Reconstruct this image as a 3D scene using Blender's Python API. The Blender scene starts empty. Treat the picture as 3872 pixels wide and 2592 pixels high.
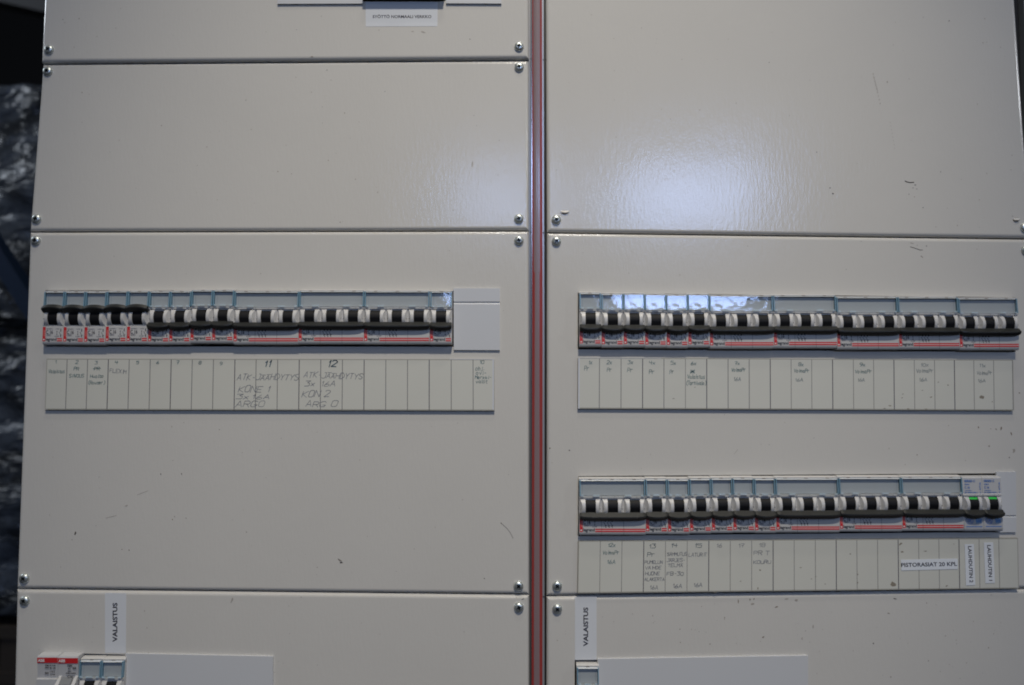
import bpy, bmesh, math, random
from mathutils import Vector, Matrix
random.seed(7)
SC = bpy.context.scene
COL = SC.collection
R = math.radians

# ---------------------------------------------------------------- camera
CAM_D = 634.0            # mm from the cover panels
PITCH = R(3.9)
FPX = 2953.0             # focal length in photo pixels (3872 wide)
cam_d = bpy.data.cameras.new('camera')
cam_d.sensor_width = 36.0
cam_d.lens = FPX / 3872.0 * 36.0
cam_d.clip_start = 0.01
cam_d.clip_end = 60
cam_d.dof.use_dof = True
cam_d.dof.focus_distance = 0.636
cam_d.dof.aperture_fstop = 4.2
cam = bpy.data.objects.new('camera', cam_d)
COL.objects.link(cam)
cam.location = (0, -CAM_D / 1000, 0)
cam.rotation_euler = (R(90) + PITCH, 0, 0)
SC.camera = cam

# ---------------------------------------------------------------- world + lamps
W = bpy.data.worlds.new('World')
SC.world = W
W.use_nodes = True
bg = W.node_tree.nodes['Background']
bg.inputs[0].default_value = (0.58, 0.63, 0.71, 1)
bg.inputs[1].default_value = 0.085


def aim(o, target):
    d = Vector(target) - o.location
    o.rotation_euler = d.to_track_quat('-Z', 'Y').to_euler()


def lamp(kind, name, loc, target, power, color, **kw):
    l = bpy.data.lights.new(name, kind)
    l.energy = power
    l.color = color
    for k, v in kw.items():
        setattr(l, k, v)
    o = bpy.data.objects.new(name, l)
    COL.objects.link(o)
    o.location = loc
    aim(o, target)
    return o


# the hall lamp overhead: casts the short crisp shadows under the breakers
lamp('SPOT', 'hall_lamp', (0.22, -1.50, 2.13), (0.0, 0, -0.03), 180, (1.0, 0.925, 0.80),
     spot_size=R(27.5), spot_blend=1.0, shadow_soft_size=0.07)
# second ceiling lamp nearly above the cabinets
lamp('AREA', 'ceiling_lamp', (0.10, -0.62, 2.1), (0.0, 0, 0.0), 5.0, (1.0, 0.95, 0.88),
     shape='RECTANGLE', size=0.5, size_y=0.06)
# third one off to the right
lamp('AREA', 'side_lamp', (2.3, -1.4, 1.1), (0.1, 0, -0.05), 3.4, (0.9, 0.95, 1.0),
     shape='RECTANGLE', size=0.2, size_y=0.2)
# windows across the hall, behind the photographer: the bluish glare
lamp('AREA', 'hall_window', (-0.05, -3.0, 1.03), (0.1, 0, 0.15), 4.6, (0.42, 0.58, 1.0),
     shape='RECTANGLE', size=0.5, size_y=0.28)
lamp('AREA', 'hall_window', (0.82, -3.0, 1.02), (0.1, 0, 0.15), 11.0, (0.42, 0.58, 1.0),
     shape='RECTANGLE', size=0.66, size_y=0.28)
# added fill with no known source: brightens the wrapped goods behind the cabinet
lamp('AREA', 'goods_fill', (-2.6, 0.1, 1.5), (-1.1, 1.0, 0), 12, (0.82, 0.90, 1.0),
     shape='RECTANGLE', size=0.5, size_y=0.5)

SC.view_settings.view_transform = 'Standard'
SC.view_settings.look = 'None'
SC.view_settings.exposure = 0
SC.view_settings.gamma = 1
SC.cycles.use_denoising = True
SC.cycles.filter_width = 1.9
SC.cycles.max_bounces = 8
SC.cycles.transparent_max_bounces = 12


# ---------------------------------------------------------------- helpers
def P(u, v, h=0.0):
    """photo position -> mm on the plane h millimetres in front of the cover panels"""
    x = u - 1936.0
    z = 1296.0 - v
    d = Vector((x, FPX * math.cos(PITCH) - z * math.sin(PITCH), FPX * math.sin(PITCH) + z * math.cos(PITCH)))
    t = (CAM_D - h) / d.y
    return Vector((d.x * t, -h, d.z * t))


class MB:
    def __init__(s):
        s.v = []; s.f = []; s.m = []

    def add(s, pts, faces, mat=0):
        b = len(s.v)
        s.v += [Vector(p) for p in pts]
        for f in faces:
            s.f.append([b + i for i in f]); s.m.append(mat)

    def quad(s, a, b, c, d, mat=0):
        s.add([a, b, c, d], [(0, 1, 2, 3)], mat)

    def box(s, x0, x1, y0, y1, z0, z1, mat=0):
        p = [(x0, y0, z0), (x1, y0, z0), (x1, y1, z0), (x0, y1, z0), (x0, y0, z1), (x1, y0, z1), (x1, y1, z1), (x0, y1, z1)]
        s.add(p, [(0, 3, 2, 1), (4, 5, 6, 7), (0, 1, 5, 4), (1, 2, 6, 5), (2, 3, 7, 6), (3, 0, 4, 7)], mat)

    def rect(s, x0, x1, z0, z1, y, mat=0):
        s.quad((x0, y, z0), (x1, y, z0), (x1, y, z1), (x0, y, z1), mat)

    def slab(s, q, h0, h1, mat=0, side=None, back=True):
        """q = photo quad TL,TR,BR,BL given as px; box between plane h0 (back) and h1 (front)"""
        fr = [P(u, v, h1) for u, v in q]
        bk = [Vector((p.x, -h0, p.z)) for p in fr]
        s.add(fr, [(3, 2, 1, 0)], mat)
        sd = mat if side is None else side
        for i in range(4):
            j = (i + 1) % 4
            s.quad(fr[i], fr[j], bk[j], bk[i], sd)

    def patch(s, q, h, mat=0):
        s.add([P(u, v, h) for u, v in q], [(3, 2, 1, 0)], mat)

    def disc(s, c, r, y, mat=0, n=10):
        s.add([(c[0] + r * math.cos(2 * math.pi * i / n), y, c[1] + r * math.sin(2 * math.pi * i / n)) for i in range(n)],
              [tuple(range(n))], mat)

    def prism(s, prof, x0, x1, mat=0):
        """prof = list of (y,z); extruded along x"""
        n = len(prof)
        s.add([(x0, y, z) for y, z in prof] + [(x1, y, z) for y, z in prof],
              [tuple(range(n)), tuple(range(2 * n - 1, n - 1, -1))] + [(i, i + n, (i + 1) % n + n, (i + 1) % n) for i in range(n)], mat)

    def ribbon(s, pts, w, y, mat=0):
        """flat polyline in the xz plane"""
        for a, b in zip(pts[:-1], pts[1:]):
            d = Vector((b[0] - a[0], 0, b[1] - a[1]))
            if d.length < 1e-6:
                continue
            d.normalize()
            n = Vector((-d.z, 0, d.x)) * w * 0.5
            e = d * w * 0.3
            A = Vector((a[0], y, a[1])) - e; B = Vector((b[0], y, b[1])) + e
            s.quad(A - n, B - n, B + n, A + n, mat)

    def build(s, name, mats, parent=None, origin=(0, 0, 0), smooth=None, bevel=0, fix=True):
        o0 = Vector(origin)
        me = bpy.data.meshes.new(name)
        me.from_pydata([tuple((p - o0) * 0.001) for p in s.v], [], s.f)
        for m in mats:
            me.materials.append(m)
        for p, mi in zip(me.polygons, s.m):
            p.material_index = mi
        me.update()
        bm = bmesh.new(); bm.from_mesh(me)
        if bevel or smooth:
            bmesh.ops.remove_doubles(bm, verts=bm.verts, dist=1e-6)
        if fix:
            bmesh.ops.recalc_face_normals(bm, faces=bm.faces)
        if bevel:
            es = [e for e in bm.edges if len(e.link_faces) == 2 and e.calc_face_angle(0) > R(40)]
            bmesh.ops.bevel(bm, geom=es, offset=bevel * 0.001, segments=2, affect='EDGES', profile=0.6, clamp_overlap=True)
        bm.to_mesh(me); bm.free()
        if smooth:
            me.polygons.foreach_set('use_smooth', [True] * len(me.polygons))
            me.set_sharp_from_angle(angle=R(smooth))
        ob = bpy.data.objects.new(name, me)
        COL.objects.link(ob)
        ob.location = o0 * 0.001
        if parent is not None:
            ob.parent = parent
            ob.location = o0 * 0.001 - parent.location
        return ob


def tag(o, label=None, cat=None, group=None, kind=None):
    if label: o['label'] = label
    if cat: o['category'] = cat
    if group: o['group'] = group
    if kind: o['kind'] = kind
    return o


def empty(name, loc_mm=(0, 0, 0)):
    e = bpy.data.objects.new(name, None)
    e.empty_display_size = 0.01
    COL.objects.link(e)
    e.location = Vector(loc_mm) * 0.001
    return e


def children(o):
    return [c for c in bpy.data.objects if c.parent is o]


def copy_tree(o, parent=None):
    c = o.copy(); COL.objects.link(c)
    c.parent = parent
    for ch in children(o):
        copy_tree(ch, c)
    return c


# ---- printed text
_tc = {}
BOLD = [0.03]


def text_data(s):
    if s in _tc:
        return _tc[s]
    cu = bpy.data.curves.new('t', 'FONT')
    cu.body = s; cu.size = 1.0; cu.resolution_u = 3
    cu.offset = BOLD[0]
    ob = bpy.data.objects.new('t', cu)
    COL.objects.link(ob)
    dg = bpy.context.evaluated_depsgraph_get()
    me = bpy.data.meshes.new_from_object(ob.evaluated_get(dg))
    v = [(p.co.x, p.co.y) for p in me.vertices]
    f = [tuple(p.vertices) for p in me.polygons]
    bpy.data.objects.remove(ob); bpy.data.curves.remove(cu); bpy.data.meshes.remove(me)
    xs = [a for a, b in v] or [0, 1]; ys = [b for a, b in v] or [0, 1]
    _tc[s] = (v, f, min(xs), max(xs), min(ys), max(ys))
    return _tc[s]


def fit_text(mb, s, A, B, Hh, mat, up=None, full=False):
    """text whose ink runs from A to B (mm); Hh cap height; up = direction"""
    v, f, x0, x1, y0, y1 = text_data(s)
    A = Vector(A); B = Vector(B)
    d = B - A
    if up is None:
        up = Vector((-d.z, 0, d.x)).normalized()
    base = y0 if full else 0.0
    k = Hh / ((y1 - base) if full else 0.73)
    mb.add([A + d * ((x - x0) / (x1 - x0)) + up * ((y - base) * k) for x, y in v], f, mat)


# ---- handwriting: strokes on a 4 x 6 grid
G = {
 '0': ['10,01,05,16,36,45,41,30,10'], '1': ['14,26,20'], '2': ['05,16,36,45,44,00,40'], '3': ['06,46,24,43,41,30,00'],
 '4': ['06,03,43', '36,30'], '5': ['46,06,04,34,43,41,30,00'], '6': ['36,13,01,10,30,41,42,33,12'], '7': ['06,46,20', '13,33'],
 '8': ['13,04,05,16,36,45,44,33,13,02,01,10,30,41,42,33'], '9': ['43,13,04,05,16,36,45,42,10'],
 'A': ['00,26,40', '12,32'], 'B': ['00,06,36,45,44,33,03', '33,42,41,30,00'], 'C': ['45,36,16,05,01,10,30,41'],
 'D': ['00,06,26,44,42,20,00'], 'E': ['46,06,00,40', '03,33'], 'F': ['46,06,00', '03,33'], 'G': ['45,36,16,05,01,10,30,42,22'],
 'H': ['00,06', '40,46', '03,43'], 'I': ['20,26'], 'J': ['46,41,30,10,01', '26,46'], 'K': ['00,06', '46,03,40'], 'L': ['06,00,40'],
 'M': ['00,06,23,46,40'], 'N': ['00,06,40,46'], 'O': ['10,01,05,16,36,45,41,30,10'], 'P': ['00,06,36,45,44,33,03'],
 'R': ['00,06,36,45,44,33,03', '23,40'], 'S': ['45,36,16,05,04,42,41,30,10,01'], 'T': ['06,46', '26,20'], 'U': ['06,01,10,30,41,46'],
 'V': ['06,20,46'], 'X': ['00,46', '06,40'], 'Y': ['06,23,46', '23,20'], '-': ['13,33'], '.': ['20,21'], '(': ['37,15,11,3/'],
 ')': ['17,35,31,1/'], 'x': ['00,34', '04,30'], 'a': ['33,14,03,01,10,31', '34,30,40'], 'e': ['02,32,33,24,14,03,01,10,30'],
 'h': ['06,00', '03,14,24,33,30'], 'i': ['14,10', '15,16'], 'j': ['24,2/,0/', '25,26'], 'k': ['06,00', '34,02,30'], 'l': ['16,10,20'],
 'm': ['00,04', '03,14,23,20', '23,34,43,40'], 'n': ['00,04', '03,14,24,33,30'], 'o': ['10,01,03,14,24,33,31,20,10'],
 'r': ['00,04', '03,14,34'], 's': ['34,14,03,31,20,00'], 't': ['15,11,20,30', '04,34'], 'u': ['04,01,10,20,31,34', '31,40'],
 'v': ['04,20,34'], '\u00c4': ['00,25,40', '12,32', '06,46'], '#': ['00,46', '06,40', '20,26', '03,43', '05,41', '01,45'],
}


def hand(mb, s, u0, u1, v, hpx, mat, h=0.0, w=0.36, slant=0.12, rise=0.0, strike=False):
    """handwriting from photo px u0..u1, centred on row v, letters hpx tall"""
    rnd = random.Random(hash(s) % 1000 + int(u0))
    rnd = random.Random(sum(ord(c) * (i + 3) for i, c in enumerate(s)) + int(u0))
    wid = {'i': 2.6, 'I': 2.6, 'l': 3, '1': 3.2, '.': 2.6, ' ': 3.0, '-': 4.4, '(': 4, ')': 4, 'm': 5.6, 'j': 3.2, 't': 3.8}
    tot = sum(wid.get(c, 5.1) for c in s) - 1.0
    A = P(u0, v + hpx / 2, h); B = P(u1, v + hpx / 2 - rise, h)
    T = P(u0, v - hpx / 2, h)
    dx = (B - A) / tot; H = (T - A).length / 6.0
    cx = 0
    for c in s:
        j1, j2 = rnd.uniform(-.35, .35), rnd.uniform(.9, 1.08)
        for st in G.get(c, []):
            pts = []
            for t in st.split(','):
                gx = float(t[0]); gy = -1.0 if t[1] == '/' else float(t[1])
                gx += rnd.uniform(-.18, .18); gy = gy * j2 + j1 + rnd.uniform(-.15, .15)
                q = A + dx * (cx + gx + slant * gy * H / max(dx.length, 1e-6) * 1.0)
                pts.append((q.x, q.z + gy * H))
            mb.ribbon(pts, w * rnd.uniform(.85, 1.15), -h, mat)
        cx += wid.get(c, 5.1)
    if strike:
        m = (A.z + T.z) / 2
        mb.ribbon([(A.x - 1, m), (B.x + 1, m + .2)], w, -h, mat)


# ---------------------------------------------------------------- materials
def mat(name, col, rough=0.5, metal=0.0, spec=0.5, bump=None, var=0.0, alpha=None, coat=0.0, trans=0.0):
    m = bpy.data.materials.new(name); m.use_nodes = True
    nt = m.node_tree; n = nt.nodes; l = nt.links
    b = n['Principled BSDF']
    b.inputs['Base Color'].default_value = (*col, 1)
    b.inputs['Roughness'].default_value = rough
    b.inputs['Metallic'].default_value = metal
    b.inputs['Specular IOR Level'].default_value = spec
    b.inputs['Coat Weight'].default_value = coat
    b.inputs['Coat Roughness'].default_value = 0.08
    if alpha is not None:
        b.inputs['Alpha'].default_value = alpha
    tc = n.new('ShaderNodeTexCoord')
    if var:
        mp = n.new('ShaderNodeMapping'); mp.inputs['Scale'].default_value = (1, 1, 1)
        ns = n.new('ShaderNodeTexNoise'); ns.inputs['Scale'].default_value = 9; ns.inputs['Detail'].default_value = 6
        ns.inputs['Roughness'].default_value = 0.65
        mx = n.new('ShaderNodeMix'); mx.data_type = 'RGBA'
        mx.inputs[6].default_value = (*[c * (1 - var) for c in col], 1)
        mx.inputs[7].default_value = (*[min(1, c * (1 + var * .6)) for c in col], 1)
        l.new(tc.outputs['Object'], mp.inputs[0]); l.new(mp.outputs[0], ns.inputs[0])
        l.new(ns.outputs[0], mx.inputs[0]); l.new(mx.outputs[2], b.inputs['Base Color'])
    if bump:
        sc, strength, dist = bump
        mp = n.new('ShaderNodeMapping'); mp.inputs['Scale'].default_value = sc
        ns = n.new('ShaderNodeTexNoise'); ns.inputs['Scale'].default_value = 1; ns.inputs['Detail'].default_value = 2
        bp = n.new('ShaderNodeBump'); bp.inputs['Strength'].default_value = strength; bp.inputs['Distance'].default_value = dist
        l.new(tc.outputs['Object'], mp.inputs[0]); l.new(mp.outputs[0], ns.inputs[0])
        l.new(ns.outputs[0], bp.inputs['Height']); l.new(bp.outputs[0], b.inputs['Normal'])
    return m


def thin_clear(name, tint, refl=0.10, rough=0.06):
    m = bpy.data.materials.new(name); m.use_nodes = True
    nt = m.node_tree; n = nt.nodes; l = nt.links
    n.remove(n['Principled BSDF'])
    out = n['Material Output']
    tr = n.new('ShaderNodeBsdfTransparent'); tr.inputs[0].default_value = (*tint, 1)
    gl = n.new('ShaderNodeBsdfAnisotropic'); gl.inputs['Roughness'].default_value = rough
    lw = n.new('ShaderNodeLayerWeight'); lw.inputs[0].default_value = 0.5
    fr = n.new('ShaderNodeMath'); fr.operation = 'POWER'; fr.inputs[1].default_value = 4.0
    l.new(lw.outputs['Facing'], fr.inputs[0])
    ad = n.new('ShaderNodeMath'); ad.operation = 'ADD'; ad.inputs[1].default_value = refl
    tc = n.new('ShaderNodeTexCoord'); ns = n.new('ShaderNodeTexNoise'); ns.inputs['Scale'].default_value = 70
    bp = n.new('ShaderNodeBump'); bp.inputs['Strength'].default_value = 0.5; bp.inputs['Distance'].default_value = 0.0005
    mx = n.new('ShaderNodeMixShader')
    l.new(tc.outputs['Object'], ns.inputs[0]); l.new(ns.outputs[0], bp.inputs['Height']); l.new(bp.outputs[0], gl.inputs['Normal'])
    l.new(fr.outputs[0], ad.inputs[0]); l.new(ad.outputs[0], mx.inputs[0])
    l.new(tr.outputs[0], mx.inputs[1]); l.new(gl.outputs[0], mx.inputs[2]); l.new(mx.outputs[0], out.inputs[0])
    return m


def paint_mat():
    m = mat('cream_enamel', (0.60, 0.583, 0.542), 0.17, spec=0.5, var=0.05)
    nt = m.node_tree; n = nt.nodes; l = nt.links
    b = n['Principled BSDF']; tc = [x for x in n if x.type == 'TEX_COORD'][0]
    prev = None
    for sc, st, di in (((430, 430, 110), 1.0, 0.00008), ((650, 650, 500), 1.0, 0.00004), ((22, 22, 22), 0.5, 0.0003)):
        mp = n.new('ShaderNodeMapping'); mp.inputs['Scale'].default_value = sc
        ns = n.new('ShaderNodeTexNoise'); ns.inputs['Scale'].default_value = 1; ns.inputs['Detail'].default_value = 1.5
        bp = n.new('ShaderNodeBump'); bp.inputs['Strength'].default_value = st; bp.inputs['Distance'].default_value = di
        l.new(tc.outputs['Object'], mp.inputs[0]); l.new(mp.outputs[0], ns.inputs[0]); l.new(ns.outputs[0], bp.inputs['Height'])
        if prev: l.new(prev.outputs[0], bp.inputs['Normal'])
        prev = bp
    l.new(prev.outputs[0], b.inputs['Normal'])
    return m


M = dict(
    paint=paint_mat(),
    grime=mat('dark_scuff', (0.06, 0.05, 0.045), 0.7),
    faint=mat('faint_stain', (0.36, 0.33, 0.29), 0.6),
    brown=mat('brown_stain', (0.22, 0.18, 0.14), 0.7),
    dark=mat('dark_interior', (0.008, 0.008, 0.009), 0.7),
    zinc=mat('zinc_plated_steel', (0.62, 0.66, 0.64), 0.38, metal=0.85, bump=((300, 300, 300), .3, .0002)),
    recess=mat('screw_recess', (0.03, 0.035, 0.04), 0.4, metal=0.5),
    abs_=mat('breaker_plastic', (0.57, 0.56, 0.54), 0.42, var=0.06),
    abs2=mat('breaker_plastic_grey', (0.50, 0.50, 0.50), 0.45, var=0.05),
    seam=mat('seam_line', (0.10, 0.10, 0.11), 0.7),
    paper=mat('window_card', (0.47, 0.485, 0.49), 0.6),
    topgrey=mat('window_ledge', (0.33, 0.34, 0.35), 0.5),
    slotm=mat('ledge_notch', (0.13, 0.11, 0.10), 0.7),
    black=mat('black_lever', (0.014, 0.015, 0.014), 0.45, bump=((900, 900, 900), .3, .0002)),
    rotor=mat('black_rotor', (0.005, 0.005, 0.006), 0.6, spec=0.25),
    red=mat('red_print', (0.58, 0.018, 0.022), 0.5),
    pink=mat('pale_red_print', (0.62, 0.22, 0.20), 0.5),
    ink=mat('dark_print', (0.02, 0.02, 0.035), 0.6),
    white=mat('white_print', (0.75, 0.74, 0.72), 0.5),
    blue=mat('blue_print', (0.06, 0.17, 0.48), 0.5),
    green=mat('green_flag', (0.03, 0.50, 0.07), 0.4),
    pillar=mat('blue_clear_edge', (0.20, 0.36, 0.47), 0.25, alpha=0.75),
    clip=mat('clear_clip', (0.55, 0.68, 0.75), 0.12),
    clear=thin_clear('clear_cover', (0.92, 0.945, 0.955), 0.07, 0.07),
    card=mat('cream_card', (0.60, 0.595, 0.53), 0.45, var=0.06),
    holder=mat('strip_holder', (0.40, 0.39, 0.34), 0.25),
    holdedge=mat('strip_holder_edge', (0.22, 0.205, 0.175), 0.4),
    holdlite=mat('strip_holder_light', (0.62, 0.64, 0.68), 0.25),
    divid=mat('divider_line', (0.07, 0.065, 0.085), 0.6),
    divid2=mat('divider_line_faint', (0.17, 0.16, 0.16), 0.6),
    pen=mat('blue_black_pen', (0.03, 0.07, 0.10), 0.6),
    teal=mat('teal_pen', (0.06, 0.15, 0.165), 0.6),
    pencil=mat('pencil', (0.17, 0.18, 0.21), 0.6),
    pale=mat('faded_pen', (0.20, 0.24, 0.25), 0.6),
    sticker=mat('label_tape', (0.66, 0.68, 0.70), 0.3, var=0.03),
    sticker2=mat('white_label_tape', (0.72, 0.75, 0.78), 0.35),
    plate=mat('blanking_plastic', (0.58, 0.59, 0.60), 0.32, var=0.03),
    alu=mat('aluminium_channel', (0.25, 0.24, 0.23), 0.35, metal=0.6),
    alu2=mat('bright_edge', (0.48, 0.45, 0.44), 0.2, metal=0.9),
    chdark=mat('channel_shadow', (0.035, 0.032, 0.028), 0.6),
    trim=mat('mauve_trim', (0.235, 0.165, 0.17), 0.3, spec=0.6, coat=0.3, bump=((250, 250, 30), .3, .0001)),
    trimred=mat('red_trim_edge', (0.30, 0.04, 0.035), 0.3, spec=0.5, coat=0.2),
    olive=mat('olive_plastic', (0.085, 0.08, 0.045), 0.4),
)


# ---------------------------------------------------------------- cabinet
cab = empty('switchboard_cabinet', (0, 0, -600))
tag(cab, 'cream enamelled switchboard cabinet of screwed cover panels either side of a red edged trim', 'switchboard')
CABO = (0, 0, -600)


def inset(q, o):
    """q mm points TL,TR,BR,BL ; move inwards by o"""
    sg = [(1, -1), (-1, -1), (-1, 1), (1, 1)]
    return [Vector((p.x + sx * o, p.y, p.z + sz * o)) for p, (sx, sz) in zip(q, sg)]


def irregular(u, v, ru, rv, rnd, n=7, rot=0.0):
    pts = []
    for i in range(n):
        a = 2 * math.pi * i / n
        k = rnd.uniform(.6, 1.15)
        x = ru * k * math.cos(a); y = rv * k * math.sin(a)
        pts.append((u + x * math.cos(rot) - y * math.sin(rot), v + x * math.sin(rot) + y * math.cos(rot)))
    return pts


def make_screw(u, v, parent, rot=0.0, scale=1.0):
    c = P(u, v, 0.0)
    mb = MB()
    rings = [(3.95, 0.02), (3.95, .7), (3.6, 1.5), (2.9, 2.15), (2.1, 2.45)]
    n = 24
    for r, h in rings:
        mb.v += [Vector((c.x + r * scale * math.cos(2 * math.pi * i / n), -h, c.z + r * scale * math.sin(2 * math.pi * i / n))) for i in range(n)]
    for k in range(len(rings) - 1):
        for i in range(n):
            j = (i + 1) % n
            mb.f.append([k * n + i, k * n + j, (k + 1) * n + j, (k + 1) * n + i]); mb.m.append(0)
    # pozidriv recess: a star-shaped pit in the crown
    b = len(mb.v); st = []
    for i in range(n):
        a = 2 * math.pi * i / n
        r = 1.15 + 0.85 * abs(math.cos(2 * (a - rot))) ** 2.0
        st.append((c.x + r * scale * math.cos(a), c.z + r * scale * math.sin(a)))
    mb.v += [Vector((x, -2.5, z)) for x, z in st]
    mb.v += [Vector((c.x + (x - c.x) * .55, -0.9, c.z + (z - c.z) * .55)) for x, z in st]
    t = (len(rings) - 1) * n
    for i in range(n):
        j = (i + 1) % n
        mb.f.append([t + i, t + j, b + j, b + i]); mb.m.append(0)
        mb.f.append([b + i, b + j, b + n + j, b + n + i]); mb.m.append(1)
    mb.f.append([b + n + i for i in range(n)]); mb.m.append(1)
    return mb.build('screw', [M['zinc'], M['recess']], parent, origin=c, smooth=50)


def scuff(mb, h, pts, w, m):
    q = [P(u, v, h) for u, v in pts]
    mb.ribbon([(a.x, a.z) for a in q], w, -h, m)


def make_panel(corners, holes=(), screws=(), marks=(), specks=40, label=None, dh=0.0, seed=1, strokes=(), obl=(), lean=0.0):
    q = [P(u, v, dh) for u, v in corners]
    mb = MB()
    prof = [(0, -14), (0, -3.0), (.3, -1.8), (1.0, -.8), (2.0, -.2), (3.1, 0)]
    rings = []
    for o, h in prof:
        rg = inset(q, o); rings.append([Vector((p.x, -(h + dh), p.z)) for p in rg])
    for a, b in zip(rings[:-1], rings[1:]):
        for i in range(4):
            j = (i + 1) % 4
            mb.quad(a[i], a[j], b[j], b[i], 0)
    # front sheet with cut-outs
    bm = bmesh.new()
    loops = [rings[-1]] + [[P(u, v, dh) for u, v in hq] for hq in holes]
    es = []
    for lp in loops:
        vs = [bm.verts.new(p) for p in lp]
        for i in range(len(vs)):
            es.append(bm.edges.new((vs[i], vs[(i + 1) % len(vs)])))
    bmesh.ops.triangle_fill(bm, use_beauty=True, use_dissolve=False, edges=es)
    bm.verts.index_update()
    fs = [[v.index for v in f.verts] for f in bm.faces]
    vs = [v.co.copy() for v in bm.verts]
    for f in fs:
        n = (vs[f[1]] - vs[f[0]]).cross(vs[f[2]] - vs[f[0]])
        if n.y > 0: f.reverse()
    mb.add(vs, fs, 0)
    bm.free()
    for hq in holes:
        p = [P(u, v, dh) for u, v in hq]
        for i in range(len(p)):
            j = (i + 1) % len(p)
            a, b = p[i], p[j]
            mb.quad(a, b, b + Vector((0, 2, 0)), a + Vector((0, 2, 0)), 0)
    rnd = random.Random(seed)
    (u0, v0), (u1, v1) = corners[0], corners[2]
    hh = dh + 0.06
    for i in range(specks):
        u = rnd.uniform(max(u0, 0) + 40, min(u1, 3872) - 40); v = rnd.uniform(max(v0, 0) + 20, min(v1, 2592) - 20)
        inside = any(min(a for a, b in hq) - 8 < u < max(a for a, b in hq) + 8 and min(b for a, b in hq) - 8 < v < max(b for a, b in hq) + 8 for hq in holes)
        if inside: continue
        r = rnd.choice([.7, .9, 1.2, 1.7, 2.2])
        pts = irregular(u, v, r, r * rnd.uniform(.6, 1.6), rnd, 6)
        m = 1 if r < 1.3 and rnd.random() < .5 else rnd.choice([2, 2, 3])
        mb.add([P(a, b, hh) for a, b in pts], [tuple(range(6))], m)
    for (u, v, ru, rv, m, rot) in marks:
        pts = irregular(u, v, ru, rv, rnd, 9, rot)
        mb.add([P(a, b, hh + .03) for a, b in pts], [tuple(range(9))], m)
    for pts, w, m in strokes:
        scuff(mb, hh + .03, pts, w, m)
    for (u, v, ru, rv) in obl:                      # small knock-out nicks: raised lip with a dark slit
        c = P(u, v, hh)
        mb.add([P(u + ru * math.cos(a), v - 3 + rv * math.sin(a), dh + (.9 if math.sin(a) > 0 else .1)) for a in [i * math.pi / 6 for i in range(12)]], [tuple(range(12))], 0)
        mb.add([P(u + ru * .75 * math.cos(a), v + rv * .75 + rv * .45 * math.sin(a), dh + .95) for a in [i * math.pi / 6 for i in range(12)]], [tuple(range(12))], 1)
    if lean:                                        # sheet not quite flush: its top sits deeper than its bottom
        z1, z0 = q[0].z, q[2].z
        for p_ in mb.v:
            p_.y += lean * (p_.z - z0) / (z1 - z0) - .4
    c = (q[0] + q[2]) / 2
    ob = mb.build('cover_panel', [M['paint'], M['grime'], M['faint'], M['brown']], cab, origin=c, fix=False)
    # parent offset
    if label: ob['label'] = label
    for p, mi in zip(ob.data.polygons, ob.data.polygons):
        pass
    for k, (u, v) in enumerate(screws):
        s = make_screw(u, v, ob, rot=rnd.uniform(0, 1.5))
        s.location = P(u, v, 0) * 0.001 - c * 0.001
        if lean: s.location.y += (lean * (P(u, v).z - z0) / (z1 - z0) - .4) * .001
    return ob


HL = [(172, 1098), (1716, 1100), (1716, 1312), (172, 1311)]
HR1 = [(2185, 1107), (3838, 1125), (3840, 1331), (2185, 1322)]
HR2 = [(2187, 1801), (3778, 1790.5), (3778, 2013), (2187, 2027)]
HBL = [(161, 2468), (474, 2476), (474, 2720), (161, 2720)]
HBR = [(2173, 2497), (2258, 2496), (2258, 2720), (2173, 2720)]
HT = [(1373, -200), (1684, -200), (1684, 5), (1373, 5)]
G1, F1, B1 = 1, 2, 3

make_panel([(178, -260), (1999, -260), (2000, 221), (153.5, 236)], holes=[HT], seed=11, specks=26,
           screws=[(186.5, 190), (1962.7, 178)], label='upper left cover panel with a printed tape label near its top',
           marks=[(1777, 149, 2, 2, G1, 0), (1180, 215, 5, 2, B1, 0), (1600, 122, 9, 3, F1, .2), (1215, 62, 1.5, 1.5, G1, 0), (1560, 120, 5, 2, F1, 0)])
make_panel([(153, 238), (2000, 223), (2000, 871), (111, 875)], seed=12, specks=60,
           screws=[(176, 268), (1963, 251.5), (140, 830), (1961.6, 829)], lean=2.6, label='plain blank cover panel below the upper left one',
           marks=[(1454, 344, 1.7, 1.7, G1, 0), (1234, 262, 1.8, 1.5, G1, 0), (1217, 402, 1.5, 1.5, B1, 0), (1786, 620, 2.5, 12, F1, .1), (1412, 330, 30, 60, F1, 0)][:4])
make_panel([(110.5, 878), (2000.5, 874), (2001, 2249), (60, 2227)], holes=[HL], seed=13, specks=90,
           screws=[(136.5, 911.5), (1962, 911), (93.2, 2187.4), (1960.8, 2216)],
           label='tall left cover panel cut out for one row of breakers',
           marks=[(285, 2017, 3.2, 8, G1, .25), (488, 2081, 2.6, 2.6, G1, 0), (461, 2078, 1.8, 1.8, G1, 0), (687, 1793, 1.6, 4, G1, 0), (608, 1794, 1.6, 3.5, G1, .2),
                  (704, 1960, 2, 2, B1, 0), (478, 1913, 6, 3, F1, -.5), (1284, 2119, 7, 3, B1, .6), (1290, 2127, 7, 2, G1, .4), (1831, 2188, 3, 1.6, G1, .5), (1895, 1979, 2.6, 1.6, G1, 0)],
           strokes=[([(1895, 1979), (1915, 1997), (1928, 2013), (1940, 2036)], .28, G1), ([(1278, 2114), (1292, 2122), (1286, 2131), (1296, 2128)], .3, G1),
                    ([(400, 1960), (440, 1950)], .3, F1), ([(520, 1872), (560, 1856)], .3, F1)])
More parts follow.
